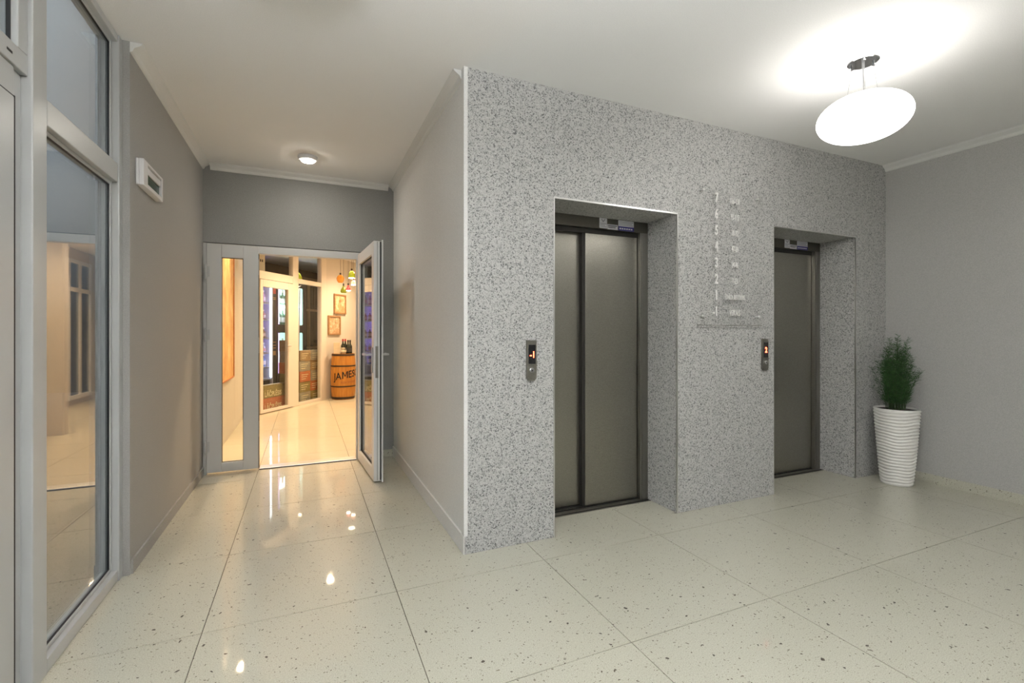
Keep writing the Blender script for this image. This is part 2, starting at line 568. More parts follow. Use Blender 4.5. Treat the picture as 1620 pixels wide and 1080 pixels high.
# ---- coving and baseboards
def cove(n, pts, nrm, label):
    (xa, ya), (xb, yb) = pts
    b = NB()
    prof = [(0, 0), (.055, 0), (.045, -.012), (.018, -.030), (.010, -.048), (0, -.052)]
    va = [b.verts.new((xa + nrm[0] * p, ya + nrm[1] * p, H + q)) for p, q in prof]
    vb = [b.verts.new((xb + nrm[0] * p, yb + nrm[1] * p, H + q)) for p, q in prof]
    for i in range(len(prof)):
        j = (i + 1) % len(prof)
        b.faces.new((va[i], va[j], vb[j], vb[i]))
    b.faces.new(va); b.faces.new(list(reversed(vb)))
    struct('trim_%d' % n, b, 'coving', label, 'trim')
cove(4, ((LX, 2.965), (LX, EY)), (1, 0), 'white coving along the top of the left corridor wall')
cove(5, ((LX + .055, EY), (CX - .05, EY)), (0, -1), 'white coving above the shop door wall')
cove(6, ((CX + .004, FY + .045), (CX + .004, EY)), (-1, 0), 'white coving along the lift block side of the corridor')
cove(7, ((RX, BY), (RX, FY - .001)), (-1, 0), 'white coving along the top of the right wall')
def bboard(side, b, m, label):
    struct('baseboard_' + side, b, m, label, 'baseboard')
b = NB(); box(b, CX - .006, CX + .004, FY + .0, EY, 0, .10); bboard('corridor', b, 'wall_light', 'low pale grey baseboard under the corridor side of the lift block')
b = NB(); box(b, LX, LX + .01, 2.98, EY, 0, .07); bboard('left', b, 'wall', 'low grey baseboard under the left corridor wall')
b = NB(); box(b, RX - .01, RX, BY, FY - .002, 0, .075); bboard('right', b, 'tile', 'low terrazzo baseboard under the right wall')
b = NB(); box(b, .57, CX - .006, EY - .01, EY, 0, .07); bboard('end', b, 'tile', 'short terrazzo baseboard beside the open shop door')

# ---- outside ground
bm = NB(); box(bm, -14, -1.02, -14, 14, -.3, -.12)
struct('ground', bm, 'pave', 'dark paving outside the glazed entrance', 'ground')

# ================================================================== LEFT GLAZED ENTRANCE
GX = -0.85        # inner face of the frames
win = thing('window_1', 'white framed fixed glazing beside the entrance door at the left', 'window', (GX, 2.5, 0), 0, None, 'structure')
def wpart(name, x0, x1, y0, y1, z0, z1, m='pvc', bev=.004, parent=None):
    par = parent or win
    b = NB()
    ox, oy = (par.location.x, par.location.y)
    box(b, x0 - ox, x1 - ox, y0 - oy, y1 - oy, z0, z1, bev)
    return obj(name, b, m, par)
wpart('jamb', GX - .08, GX + .006, 2.918, 2.965, 0, H - .003)
wpart('mullion', GX - .08, GX + .0, 2.125, 2.222, 0, H - .003)
wpart('mullion', GX - .10, GX - .03, 2.06, 2.124, 0, 2.09)
wpart('transom', GX - .08, GX + .0, 2.2225, 2.9175, 1.968, 2.062)
wpart('bottom_rail', GX - .08, GX + .0, 2.2225, 2.9175, 0.002, .055)
wpart('top_rail', GX - .08, GX + .0, 2.2225, 2.9175, H - .04, H - .003)
for z0, z1 in ((.055, 1.968), (2.062, H - .04)):
    # glazing beads (dark line + bead) and the pane
    for y0, y1 in ((2.2228, 2.234), (2.897, 2.9172)):
        wpart('glazing_bead', GX - .055, GX - .022, y0, y1, z0, z1, 'pvc', .003)
    wpart('glazing_bead', GX - .055, GX - .022, 2.235, 2.896, z0 + .0002, z0 + .016, 'pvc', .003)
    wpart('glazing_bead', GX - .055, GX - .022, 2.235, 2.896, z1 - .016, z1 - .0002, 'pvc', .003)
    b = NB()
    for y0, y1, a0, a1 in ((2.234, 2.239, z0 + .016, z1 - .016), (2.892, 2.8968, z0 + .016, z1 - .016), (2.239, 2.892, z0 + .016, z0 + .020), (2.239, 2.892, z1 - .020, z1 - .016)):
        box(b, -.034, -.027, y0 - 2.5, y1 - 2.5, a0, a1)
    obj('gasket', b, 'gasket', win)
    wpart('glass_pane', GX - .046, GX - .034, 2.234, 2.897, z0 + .014, z1 - .014, 'glass', 0)

dr = thing('door_2', 'white framed glazed entrance door at the left edge', 'door', (GX - .02, 1.6, 0), 0, None, 'structure')
def dpart(*a, **k):
    return wpart(*a, parent=dr, **k)
dpart('head', GX - .09, GX - .02, 1.0, 2.0595, 1.99, 2.09)
dpart('hinge_jamb', GX - .09, GX - .02, .92, .9995, 0, 2.09)
lf = dpart('door_leaf', GX - .075, GX - .010, 1.935, 2.038, .012, 1.985)
for a in ((1.005, 1.10, .012, 1.985), (1.1005, 1.9345, .012, .12), (1.1005, 1.9345, 1.885, 1.985)):
    dpart('door_rail', GX - .075, GX - .010, *a)
dpart('gasket', GX - .075, GX - .0105, 2.0382, 2.0445, .012, 1.9895, 'gasket', 0)
dpart('gasket', GX - .075, GX - .0125, 1.005, 2.038, 1.9852, 1.9898, 'gasket', 0)
dpart('glass_pane', GX - .048, GX - .036, 1.1, 1.935, .12, 1.885, 'glass', 0)
fan = thing('window_3', 'white framed opening fanlight above the entrance door', 'window', (GX - .02, 1.6, 2.1), 0, None, 'structure')
def fpart(*a, **k):
    nm, x0, x1, y0, y1, z0, z1 = a[:7]
    return wpart(nm, x0, x1, y0, y1, z0 - 2.1, z1 - 2.1, *a[7:], parent=fan, **k)
fpart('sash_rail', GX - .075, GX - .012, 1.0, 2.1235, 2.0915, 2.160)
fpart('sash_rail', GX - .075, GX - .012, 1.0, 2.1235, H - .07, H - .004)
fpart('sash_stile', GX - .075, GX - .012, 2.064, 2.1235, 2.1605, H - .0705)
fpart('sash_stile', GX - .075, GX - .012, 1.0, 1.08, 2.1605, H - .0705)
fpart('gasket', GX - .04, GX - .030, 2.058, 2.0636, 2.165, H - .075, 'gasket', 0)
fpart('weep_slot', GX - .0125, GX - .0112, 2.0, 2.03, 2.118, 2.126, 'gasket', 0)
fpart('glass_pane', GX - .048, GX - .036, 1.08, 2.062, 2.161, H - .07, 'glass', 0)
# a second fixed light beyond the door, and the wall that closes the entrance side
win4 = thing('window_4', 'white framed fixed glazing on the near side of the entrance door', 'window', (GX, .2, 0), 0, None, 'structure')
def w4(*a, **k):
    return wpart(*a, parent=win4, **k)
w4('mullion', GX - .09, GX - .02, .86, .9195, 0, H - .003)
w4('jamb', GX - .09, GX - .02, -.52, -.46, 0, H - .003)
w4('bottom_rail', GX - .09, GX - .02, -.4595, .8595, .002, .06)
w4('transom', GX - .09, GX - .02, -.4595, .8595, 1.99, 2.08)
w4('top_rail', GX - .09, GX - .02, -.4595, .8595, H - .06, H - .003)
w4('glass_pane', GX - .06, GX - .048, -.46, .86, .06, 1.99, 'glass', 0)
w4('glass_pane', GX - .06, GX - .048, -.46, .86, 2.08, H - .06, 'glass', 0)
bm = NB(); box(bm, -1.0, GX - .02, BY, -.52, 0, H)
struct('wall_entrance', bm, 'wall', 'grey painted wall beyond the entrance glazing', 'wall')
bm = NB(); box(bm, -1.0, GX - .0035, -.52, 2.965, -.12, 0.0)
struct('trim_8', bm, 'pave', 'dark stone sill under the entrance glazing', 'trim')

# ================================================================== SHOP DOOR
d1 = thing('door_1', 'white glazed double door to the shop, right leaf open towards the lobby', 'door', (0, EY, 0), 0, None, 'structure')
b = NB()
box(b, -.812, -.786, -.012, .07, 0, 2.012, .003)
box(b, .452, .562, -.006, .07, 0, 2.012, .003)
box(b, -.786, .452, -.006, .07, 1.945, 2.012, .003)
obj('door_frame', b, 'pvc_grey', d1)
b = NB(); box(b, -.383, .452, -.012, .10, 0, .012, .003); obj('threshold', b, 'alu', d1)
b = NB(); box(b, -.383, .452, -.020, -.0125, 0, .006, .001); obj('threshold_seal', b, 'gasket', d1)
b = NB()
Y0_, Y1_ = -.030, .035
box(b, -.782, -.672, Y0_, Y1_, .018, 2.006, .004)
box(b, -.506, -.387, Y0_, Y1_, .018, 2.006, .004)
box(b, -.672, -.506, Y0_, Y1_, .018, .098, .004)
box(b, -.672, -.506, Y0_, Y1_, 1.890, 2.006, .004)
side = obj('side_leaf', b, 'pvc_grey', d1, label='narrow closed side leaf with a tall slit of glass')
b = NB(); box(b, -.672, -.506, -.004, .008, .098, 1.890); obj('glass_pane', b, 'glass_shop', side)
b = NB()
for x0, x1, z0, z1 in ((-.6715, -.668, .0985, 1.8895), (-.510, -.5065, .0985, 1.8895), (-.668, -.510, .0985, .102), (-.668, -.510, 1.886, 1.8895)):
    box(b, x0, x1, -.016, -.0045, z0, z1)
obj('gasket', b, 'gasket', side)
b = NB(); box(b, -.3868, -.3835, -.024, .03, .02, 1.94); obj('edge_seal', b, 'gasket', side)
for z in (.30, 1.05, 1.75):
    b = NB(); box(b, -.3866, -.381, -.028, -.012, z, z + .14, .001); obj('flush_bolt', b, 'steel_frame', side)
for z in (.245, 1.215, 1.76):
    b = NB(); lathe(b, [(.010, -.06), (.010, -.002), (.0115, 0), (.0115, .004), (.010, .006), (.010, .06)], 14, (-.790, -.034, z))
    box(b, -.805, -.793, -.031, -.0125, z - .045, z + .045, .002)
    box(b, -.787, -.76, -.0345, -.0305, z - .045, z + .045, .001)
    obj('hinge', b, 'pvc', side, smooth=False)
# open leaf : local x runs from the hinge to the free edge
LL = .80
HX, HYc = .462, 4.795
ang = math.atan2(-.79, .048)
leaf_e = NB()
t0, t1 = 0.0, .066       # local y: left face (seen) at 0 ; right side away at t1
def lbox(bm, x0, x1, y0, y1, z0, z1, bev=.004):
    return box(bm, x0, x1, y0, y1, z0, z1, bev)
lbox(leaf_e, 0, .088, t0, t1, .012, 1.985)
lbox(leaf_e, LL - .088, LL, t0, t1 - .004, .012, 1.985)
lbox(leaf_e, .088, LL - .088, t0, t1, .012, .11)
lbox(leaf_e, .088, LL - .088, t0, t1, 1.885, 1.985)
leaf = obj('door_leaf', leaf_e, 'pvc_leaf', d1, label='white glazed leaf standing open at the right of the doorway')
leaf.location = (HX, HYc - EY, 0)
leaf.rotation_euler = (0, 0, ang)
b = NB(); box(b, .088, LL - .088, .026, .038, .11, 1.885); obj('glass_pane', b, 'glass_leaf', leaf)
b = NB()
for x0, x1, z0, z1 in ((.089, .094, .111, 1.884), (LL - .094, LL - .089, .111, 1.884), (.094, LL - .094, .111, .116), (.094, LL - .094, 1.879, 1.884)):
    box(b, x0, x1, .016, .0255, z0, z1)
obj('gasket', b, 'gasket', leaf)
b = NB(); box(b, LL - .010, LL + .014, t1 - .0035, t1 + .008, .004, 1.995, .002); obj('rebate_lip', b, 'pvc_leaf', leaf)
b = NB(); box(b, LL + .0003, LL + .003, t1 - .016, t1 - .006, .02, 1.98); box(b, LL + .0003, LL + .002, .028, .031, .02, 1.98); obj('edge_seal', b, 'gasket', leaf)
b = NB(); box(b, LL + .0002, LL + .0026, .014, .036, .86, 1.12, .001); box(b, LL + .0026, LL + .010, .018, .032, .99, 1.015, .002); obj('lock_plate', b, 'steel_frame', leaf)
for side_y, nm in ((-1, 'handle'), (1, 'handle')):
    b = NB()
    ys = t0 if side_y < 0 else t1 + .008
    box(b, LL - .058, LL - .028, min(ys, ys + side_y * .009), max(ys, ys + side_y * .009), .90, 1.11, .003)
    tube(b, [(LL - .043, ys + side_y * .008, 1.05), (LL - .043, ys + side_y * .05, 1.05), (LL - .06, ys + side_y * .056, 1.05), (LL - .165, ys + side_y * .056, 1.05)], .0095, 10)
    obj(nm, b, 'pvc', leaf, smooth=False)
for z in (.22, 1.76):
    b = NB(); lathe(b, [(.010, -.055), (.010, .055)], 14, (-.004, t1 + .010, z)); obj('hinge', b, 'pvc', leaf)

# ================================================================== LIFTS
def lift(n, xa, xb, label):
    e = thing('door_%d' % n, label, 'lift door', (xa, 2.80, 0), 0, None, 'structure')
    wdt = xb - xa
    b = NB()
    box(b, wdt - .068, wdt, .0, .05, .004, 1.962, .003)
    box(b, wdt - .054, wdt - .042, -.004, .0, .004, 1.96, .001)
    obj('frame_post', b, 'steel_frame', e)
    b = NB(); box(b, 0, .06, .0, .05, .004, 1.962, .003); obj('frame_post', b, 'steel_frame', e)
    b = NB(); box(b, 0, wdt, .0, .06, 1.963, 2.04, .003); obj('header', b, 'steel_dark', e)
    b = NB(); box(b, .0605, wdt - .0685, .032, .05, 1.93, 1.962); obj('shadow_gap', b, 'dark', e)
    sp = .43
    b = NB(); box(b, sp, wdt - .072, .035, .062, .014, 1.945, .003); obj('door_panel', b, 'steel', e, label='front sliding steel panel')
    b = NB(); box(b, .04, sp + .05, .078, .105, .014, 1.945, .003); obj('door_panel', b, 'steel', e, label='rear sliding steel panel set further back')
    b = NB(); box(b, sp - .022, sp - .0005, .04, .0775, .014, 1.945, .002); obj('panel_edge', b, 'dark', e)  # panel return, coloured dark for the shadow gap between the panels
    b = NB(); box(b, 0.0, wdt, -.034, .13, -.03, .004, .001); obj('sill', b, 'steel_frame', e)
    b = NB()
    box(b, .02, wdt - .02, .030, .034, .004, .010); box(b, .02, wdt - .02, .066, .074, .004, .011); box(b, .02, wdt - .02, -.03, -.02, .004, .007)
    obj('sill_track', b, 'dark', e)
    b = NB(); box(b, -.03, wdt + .03, .14, .16, 0, 2.1); obj('shaft_shadow', b, 'dark', e)
    # notices on the header
    x = 1.894 - 1.37
    def notice(x0, x1, z0, z1, m, rows, rowm, blue=None, logo=False):
        b = NB(); box(b, x0, x1, -.0016, -.0004, z0, z1); s = obj('notice', b, m, e)
        if blue:
            b = NB(); box(b, x0, x1, -.0024, -.0016, z0, z0 + blue); obj('blue_band', b, 'blue', s)
            b = NB()
            for k in range(6):
                box(b, x0 + .008 + k * .020, x0 + .022 + k * .020, -.003, -.0024, z0 + blue * .30, z0 + blue * .62)
            obj('print', b, 'paper', s)
        b = NB()
        zt = z1 - (.036 if logo else .008)
        for k in range(rows):
            zz = zt - k * .011
            box(b, x0 + .006, x1 - .006 - .012 * (k % 2), -.0024, -.0016, zz - .004, zz)
        if logo:
            prism_v = [(x0 + .012, z1 - .008), (x0 + .03, z1 - .03), (x0 + .05, z1 - .008), (x0 + .042, z1 - .006), (x0 + .03, z1 - .02), (x0 + .02, z1 - .006)]
            va = [b.verts.new((px, -.0024, pz)) for px, pz in prism_v]; b.faces.new(va)
        obj('print', b, rowm, s)
    notice(x, x + .064, 1.968, 2.038, 'paper', 3, 'paper_grey', None, True)
    notice(x + .067, x + .155, 1.964, 2.000, 'paper', 2, 'black')
    notice(x + .161, x + .297, 1.964, 2.036, 'paper', 3, 'paper_grey', .030)
    return e
lift(3, 1.37, 2.32, 'brushed steel lift doors in the left granite opening')
lift(4, 3.27, 4.265, 'brushed steel lift doors in the right granite opening, partly hidden by the wall')

# call panels
def call_panel(x, digit, label):
    t = thing('call_panel', label, 'call panel', (x, FY, 0), 0, 'lift call panels')
    b = NB()
    poly = [(-.0, .965), (.010, .948), (.052, .948), (.062, .965), (.062, 1.184), (0, 1.184)]
    a = [b.verts.new((px, -.016, pz)) for px, pz in poly]; c = [b.verts.new((px, -.0005, pz)) for px, pz in poly]
    b.faces.new(a); b.faces.new(list(reversed(c)))
    for i in range(len(poly)):
        j = (i + 1) % len(poly); b.faces.new((a[i], c[i], c[j], a[j]))
    obj('panel_body', b, 'steel_frame', t)
    b = NB(); box(b, .010, .054, -.0185, -.0162, 1.046, 1.158, .001); disp = obj('display', b, 'black', t)
    if digit == '-1':
        b = text_bm('-1', .052, .0003, .85, 'CENTER', .0012); shift(b, (.034, -.0192, 1.083))
    else:
        b = text_bm('2', .056, .0003, .85, 'CENTER', .0014); shift(b, (.032, -.0192, 1.083))
    obj('floor_digit', b, 'red_led', disp, label='glowing red floor number')
    b = NB(); lathe(b, [(.0145, 0), (.0145, .004), (.012, .006)], 24)
    bmesh.ops.rotate(b, verts=b.verts, cent=(0, 0, 0), matrix=Matrix.Rotation(R(90), 3, 'X')); shift(b, (.031, -.0162, 1.008))
    bt = obj('button', b, 'chrome', t)
    b = NB(); prism(b, [(-.006, -.004), (.006, -.004), (0, .006)], 0, .0008)
    bmesh.ops.rotate(b, verts=b.verts, cent=(0, 0, 0), matrix=Matrix.Rotation(R(90), 3, 'X')); shift(b, (.031, -.0224, 1.008)); obj('arrow', b, 'dark', bt)
call_panel(1.181, '-1', 'steel lift call panel reading minus one beside the left lift')
call_panel(3.130, '2', 'steel lift call panel reading two beside the right lift')

# floor directory on clear acrylic
fd = thing('floor_directory', 'clear acrylic floor directory with pale numerals on the granite between the lifts', 'sign', (2.48, FY, 1.28))
b = NB(); box(b, .0, .635, -.024, -.019, .005, .985, .001); obj('acrylic_plate', b, 'acrylic', fd)
b = NB(); box(b, .0, .635, -.0245, -.0185, .001, .0048); obj('plate_edge', b, 'steel_frame', fd)  # dark strip for the plate's bottom edge and its shadow
for x in (.049, .597):
    for z in (.066, .943):
        b = NB(); lathe(b, [(.007, 0), (.007, .019), (.011, .0242), (.011, .030), (.008, .033)], 16)
        bmesh.ops.rotate(b, verts=b.verts, cent=(0, 0, 0), matrix=Matrix.Rotation(R(90), 3, 'X')); shift(b, (x, -.0002, z)); obj('standoff', b, 'alu', fd, smooth=False)
rows = [('7', '116-138'), ('6', '93-115'), ('5', '70-92'), ('4', '47-69'), ('3', '24-46'), ('2', '1-23'), ('1', 'ĒDNĪCA, RESTORĀNS'), ('-1', 'VEIKALS')]
for k, (a, t) in enumerate(rows):
    z = .870 - k * .1145
    b = text_bm(a, .094, .0032, .62, 'RIGHT', .0022); shift(b, (.187, -.0265, z)); obj('numeral', b, 'digit', fd)
    sx = .50 if len(t) < 10 else .40
    b = text_bm(t, .058 if len(t) < 10 else .050, .0016, sx, 'CENTER', .0005); shift(b, (.352 if len(t) < 10 else .352, -.0259, z + .004)); obj('lettering', b, 'digit', fd)

# emergency light on the left wall
el = thing('emergency_light', 'white emergency light with a dark green lens high on the left corridor wall', 'emergency light', (LX, 3.05, 0))
b = NB(); box(b, .0, .014, 0, .365, 2.005, 2.145, .005)
for y0, y1, z0, z1 in ((0, .075, 2.005, 2.145), (.345, .365, 2.005, 2.145), (.075, .345, 2.005, 2.028), (.075, .345, 2.133, 2.145)):
    box(b, .0135, .036, y0, y1, z0, z1, .004)
obj('housing', b, 'white', el)
b = NB(); box(b, .0142, .022, .077, .343, 2.030, 2.131, .001); obj('lens', b, 'green_lens', el)
b = NB(); box(b, .0222, .031, .095, .340, 2.088, 2.124, .004); obj('lamp_tube', b, 'white', el)

# ================================================================== LIGHTS IN VIEW AND ADDED OUT OF VIEW
def pendant(x, y, label):
    t = thing('pendant_lamp', label, 'lamp', (x, y, H))
    b = NB(); lathe(b, [(.071, -.024), (.073, -.020), (.073, 0)], 48); obj('canopy', b, 'white', t)
    b = NB(); lathe(b, [(.067, -.030), (.072, -.027), (.072, -.0245)], 48); pl_ = obj('canopy_plate', b, 'chrome', t)
    for k in range(3):
        a = R(95 + 120 * k)
        b = NB(); lathe(b, [(.008, -.043), (.008, -.0305)], 12, (.055 * math.cos(a), .055 * math.sin(a), 0)); obj('cable_nut', b, 'chrome', pl_)
        b = NB(); tube(b, [(.055 * math.cos(a), .055 * math.sin(a), -.04), (.085 * math.cos(a), .085 * math.sin(a), -.225)], .0011, 6); obj('suspension_cable', b, 'cable_grey', t)
    b = NB(); lathe(b, [(.007, -.060), (.007, -.0305)], 14, (0, 0, 0)); tube(b, [(0, 0, -.06), (.004, 0, -.15), (0, 0, -.24)], .0032, 8); obj('power_cord', b, 'cable_grey', t)
    b = NB()
    prof = []
    for i in range(1, 32):
        a = math.pi * (i / 32) - math.pi / 2
        prof.append((0.213 * math.cos(a) ** .90, -.325 + .116 * math.sin(a)))
    lathe(b, prof, 64); obj('shade', b, 'opal', t, smooth=True, label='glowing white oval glass shade')
    return t
pendant(2.735, -1.45, 'second oval pendant lamp at the right, further back in the lobby behind the viewer')  # added out of view to raise the lobby's light

pendant(.10, .95, 'third oval pendant lamp near the entrance door, above the viewer')  # unseen, put in to light ceiling and corridor; fits the recess shadow
pendant(.10, -1.45, 'fourth oval pendant lamp at the left, further back in the lobby behind the viewer')  # another unseen fill lamp for the lobby
pendant(2.735, 1.565, 'glowing white oval pendant lamp hanging in front of the lifts')

def fill_uplighter(x, y, watt, label):  # added unseen lamp, bounces light off the ceiling to fill the lobby
    t = thing('floor_lamp', label, 'lamp', (x, y, 0), 0, None)
    b = NB(); lathe(b, [(.15, 0), (.15, .015), (.03, .03)], 32); obj('base', b, 'alu', t)
    b = NB(); lathe(b, [(.012, .025), (.012, 1.62)], 12); obj('pole', b, 'alu', t)
    b = NB(); lathe(b, [(.02, 1.61), (.13, 1.70), (.16, 1.76), (.155, 1.76), (.12, 1.71), (.02, 1.63)], 32); obj('bowl', b, 'white', t)
    b = NB(); lathe(b, [(.03, 1.64), (.045, 1.66), (.045, 1.70), (.02, 1.72)], 20); obj('bulb', b, 'opal', t)
    ld = bpy.data.lights.new('uplight_bulb', 'SPOT')
    ld.energy = watt; ld.color = (.96, .98, 1.0); ld.spot_size = R(164); ld.spot_blend = .5; ld.shadow_soft_size = .06
    lo = bpy.data.objects.new('uplight_bulb', ld); C.objects.link(lo); lo.parent = t; lo.location = (0, 0, 1.775)
    lo.rotation_euler = (R(180), 0, 0)
fill_uplighter(.30, -.65, FILL_UP_W, 'white bowl uplighter floor lamp at the left, behind the viewer')

def downlight(x, y, label, m, watt, col, group, r=.055, spot=None, aim=None):
    t = thing('ceiling_spot', label, 'lamp', (x, y, H), 0, group)
    b = NB(); lathe(b, [(r * .92, -.034), (r * 1.25, -.030), (r * 1.42, -.008), (r * 1.42, 0)], 32); obj('ring', b, 'white', t)
    b = NB(); lathe(b, [(r * .55, -.0425), (r * .86, -.040), (r * .88, -.0345)], 32); obj('lens', b, m, t)
    ld = bpy.data.lights.new('spot_bulb', 'SPOT')
    ld.energy = watt; ld.color = col; ld.spot_size = R(spot or 150); ld.spot_blend = .8; ld.shadow_soft_size = .04
    lo = bpy.data.objects.new('spot_bulb', ld); C.objects.link(lo); lo.parent = t; lo.location = (0, 0, -.052)
    if aim:
        v = Vector(aim) - Vector((x, y, H - .05))
        lo.rotation_euler = v.to_track_quat('-Z', 'Y').to_euler()
    return t
downlight(.017, 4.30, 'small round white ceiling spot lit in the corridor ceiling', 'spot', SPOT_W, (1, .94, .86), None)
for x, y, pw_, where in ((.36, 7.98, 1.0, 'in front of the glass partition'), (.25, 5.4, .45, 'just inside the shop doorway'), (1.25, 9.3, 1.0, 'near the barrel'), (1.15, 6.5, .8, 'at the right of the shop')):
    downlight(x, y, 'round warm ceiling spot in the shop, ' + where, 'warmspot', SHOP_W * pw_, WARM, 'shop ceiling spots')  # doorway and right-hand spots are added unseen to warm corridor and cross wall
downlight(-.68, 6.30, 'round warm ceiling spot washing the big orange picture in the shop', 'warmspot', PAINT_W, WARM, None, .055, 75, (-.82, 5.95, 2.0))

# ================================================================== PLANT
pt = thing('potted_plant', 'feathery green plant in a tall white ribbed pot in the corner by the right lift', 'plant', (4.435, 2.285, 0))
b = NB()
nz, ns = 150, 112
rings = []
HP = .615
def pot_r(z):
    f = z / HP
    return .103 + (.152 - .103) * (f ** .85)
for i in range(nz + 1):
    z = HP * i / nz
    ring = []
    for k in range(ns):
        th = 2 * math.pi * k / ns
        ph = 2 * math.pi * z / .0255 + 1.1 * math.sin(2 * th + 1) + .9 * math.sin(3 * th + 7 * z) + .5 * math.sin(5 * th - 11 * z)
        rr = pot_r(z) + .0095 * (abs(math.sin(ph / 2)) ** .8 - .5) * (1 if .012 < z < HP - .012 else .2)
        ring.append(b.verts.new((rr * math.cos(th), rr * math.sin(th), z)))
    rings.append(ring)
for r_, z in ((.1445, HP), (.1425, HP - .06)):
    rings.append([b.verts.new((r_ * math.cos(2 * math.pi * k / ns), r_ * math.sin(2 * math.pi * k / ns), z)) for k in range(ns)])
for a, c in zip(rings, rings[1:]):
    for k in range(ns):
        b.faces.new((a[k], a[(k + 1) % ns], c[(k + 1) % ns], c[k]))
b.faces.new(list(reversed(rings[0])))
obj('pot', b, 'pot', pt, smooth=True)
b = NB(); lathe(b, [(.138, HP - .05), (.1385, HP - .014), (.08, HP - .008), (.02, HP - .006)], 40); obj('soil', b, 'soil', pt, smooth=True)
def leafmat(name, a, c):
    m, n, l, bs = mat(name)
    t = noise(n, l, pos(n), 30, 2)
    r = ramp(n, l, t.outputs['Fac'], [(.3, a), (.7, c)])
    l.new(r.outputs[0], bs.inputs['Base Color']); bs.inputs['Roughness'].default_value = .55
    return m
M['leaf'] = leafmat('feathery_green', (.014, .055, .012), (.055, .15, .035))
M['stem'] = leafmat('stem_green', (.03, .06, .02), (.06, .10, .03))
bs, bf = NB(), NB()
rnd = random.Random(3)
nst = 0
for k in range(80):
    a = rnd.uniform(0, 2 * math.pi); r0 = .07 * math.sqrt(rnd.random())
    base = Vector((r0 * math.cos(a), r0 * math.sin(a), HP - .010))
    lean = rnd.uniform(.005, .085) * (1 if rnd.random() < .85 else 1.4)
    hgt = rnd.uniform(.62, .66) * (1 - 5.0 * lean) * rnd.uniform(.72, 1.0)
    d = Vector((math.cos(a) * lean, math.sin(a) * lean, 0)) + Vector((-.005, -.01, 0))
    pts = [base + d * (t * t * .8 + .35 * t) + Vector((0, 0, hgt * t)) for t in (0, .2, .4, .6, .8, 1)]
    tube(bs, pts, .0022, 4, .0006)
    for q in range(int(150 * hgt / .5)):
        t = rnd.uniform(.12, 1.0)
        i = min(4, int(t * 5)); f = t * 5 - i
        p = pts[i].lerp(pts[i + 1], f)
        az = rnd.uniform(0, 2 * math.pi); up = rnd.uniform(.35, 1.3)
        ln = rnd.uniform(.035, .075) * (1.05 - .45 * t)
        v = Vector((math.cos(az), math.sin(az), up)).normalized() * ln
        sidev = v.cross(Vector((rnd.random(), rnd.random(), rnd.random()))).normalized() * .0015
        e = p + v + Vector((0, 0, -.006))
        for q_ in (e, p):
            q_.x = min(q_.x, .225); q_.y = min(q_.y, .195)
        m1 = p.lerp(e, .55)
        A = [bf.verts.new(x) for x in (p, m1 + sidev, e, m1 - sidev)]
        bf.faces.new(A)
st = obj('stems', bs, 'stem', pt, kind='stuff')
fo = obj('foliage', bf, 'leaf', pt, kind='stuff')

# ================================================================== SHOP
# ---- glazed partition (window_2); local x along the wall, local y to the back
w2 = thing('window_2', 'cream framed glazed partition with a glass door inside the shop', 'window', tuple(PA), PHI, None, 'structure')
def sp(name, s0, s1, y0, y1, z0, z1, m='pvc', bev=.004, parent=None):
    b = NB(); box(b, s0, s1, y0, y1, z0, z1, bev)
    return obj(name, b, m, parent or w2)
M['cream'] = plain('cream_frame', (.68, .61, .52), .4)
sp('post', -.20, -.002, 0, .08, 0, H - .002, 'cream')
sp('mullion', .772, .918, 0, .08, 0, H - .002, 'cream')
sp('post', 1.566, 1.7215, -.004, .08, 0, H - .002, 'cream')
sp('transom', -.0015, .7715, 0, .08, 2.062, 2.185, 'cream')
sp('transom', .9185, 1.5655, 0, .08, 2.085, 2.162, 'cream')
sp('bottom_rail', .9185, 1.5655, 0, .08, 0, .05, 'cream')
sp('top_rail', -.0015, .7715, 0, .08, H - .06, H - .002, 'cream')
sp('top_rail', .9185, 1.5655, 0, .08, H - .06, H - .002, 'cream')
b = NB()
for s0, s1, z0, z1 in ((.002, .058, .012, 2.055), (.640, .762, .012, 2.055), (.058, .640, .012, .055), (.058, .640, 1.945, 2.055)):
    box(b, s0, s1, -.012, .055, z0, z1, .004)
dl = obj('door_leaf', b, 'cream', w2, label='glazed door leaf in the partition')
sp('glass_pane', .058, .640, .02, .03, .055, 1.945, 'glass_shop', 0, dl)
b = NB(); tube(b, [(.61 + .05, -.012, 1.03), (.66, -.05, 1.03), (.64, -.055, 1.03), (.55, -.055, 1.03)], .010, 8); obj('handle', b, 'alu', dl)
sp('glass_pane', .9185, 1.5655, .03, .04, .05, 2.085, 'glass_shop', 0)
sp('glass_pane', .9185, 1.5655, .03, .04, 2.162, H - .06, 'glass_shop', 0)
sp('glass_pane', -.0015, .7715, .03, .04, 2.185, H - .06, 'glass_shop', 0)

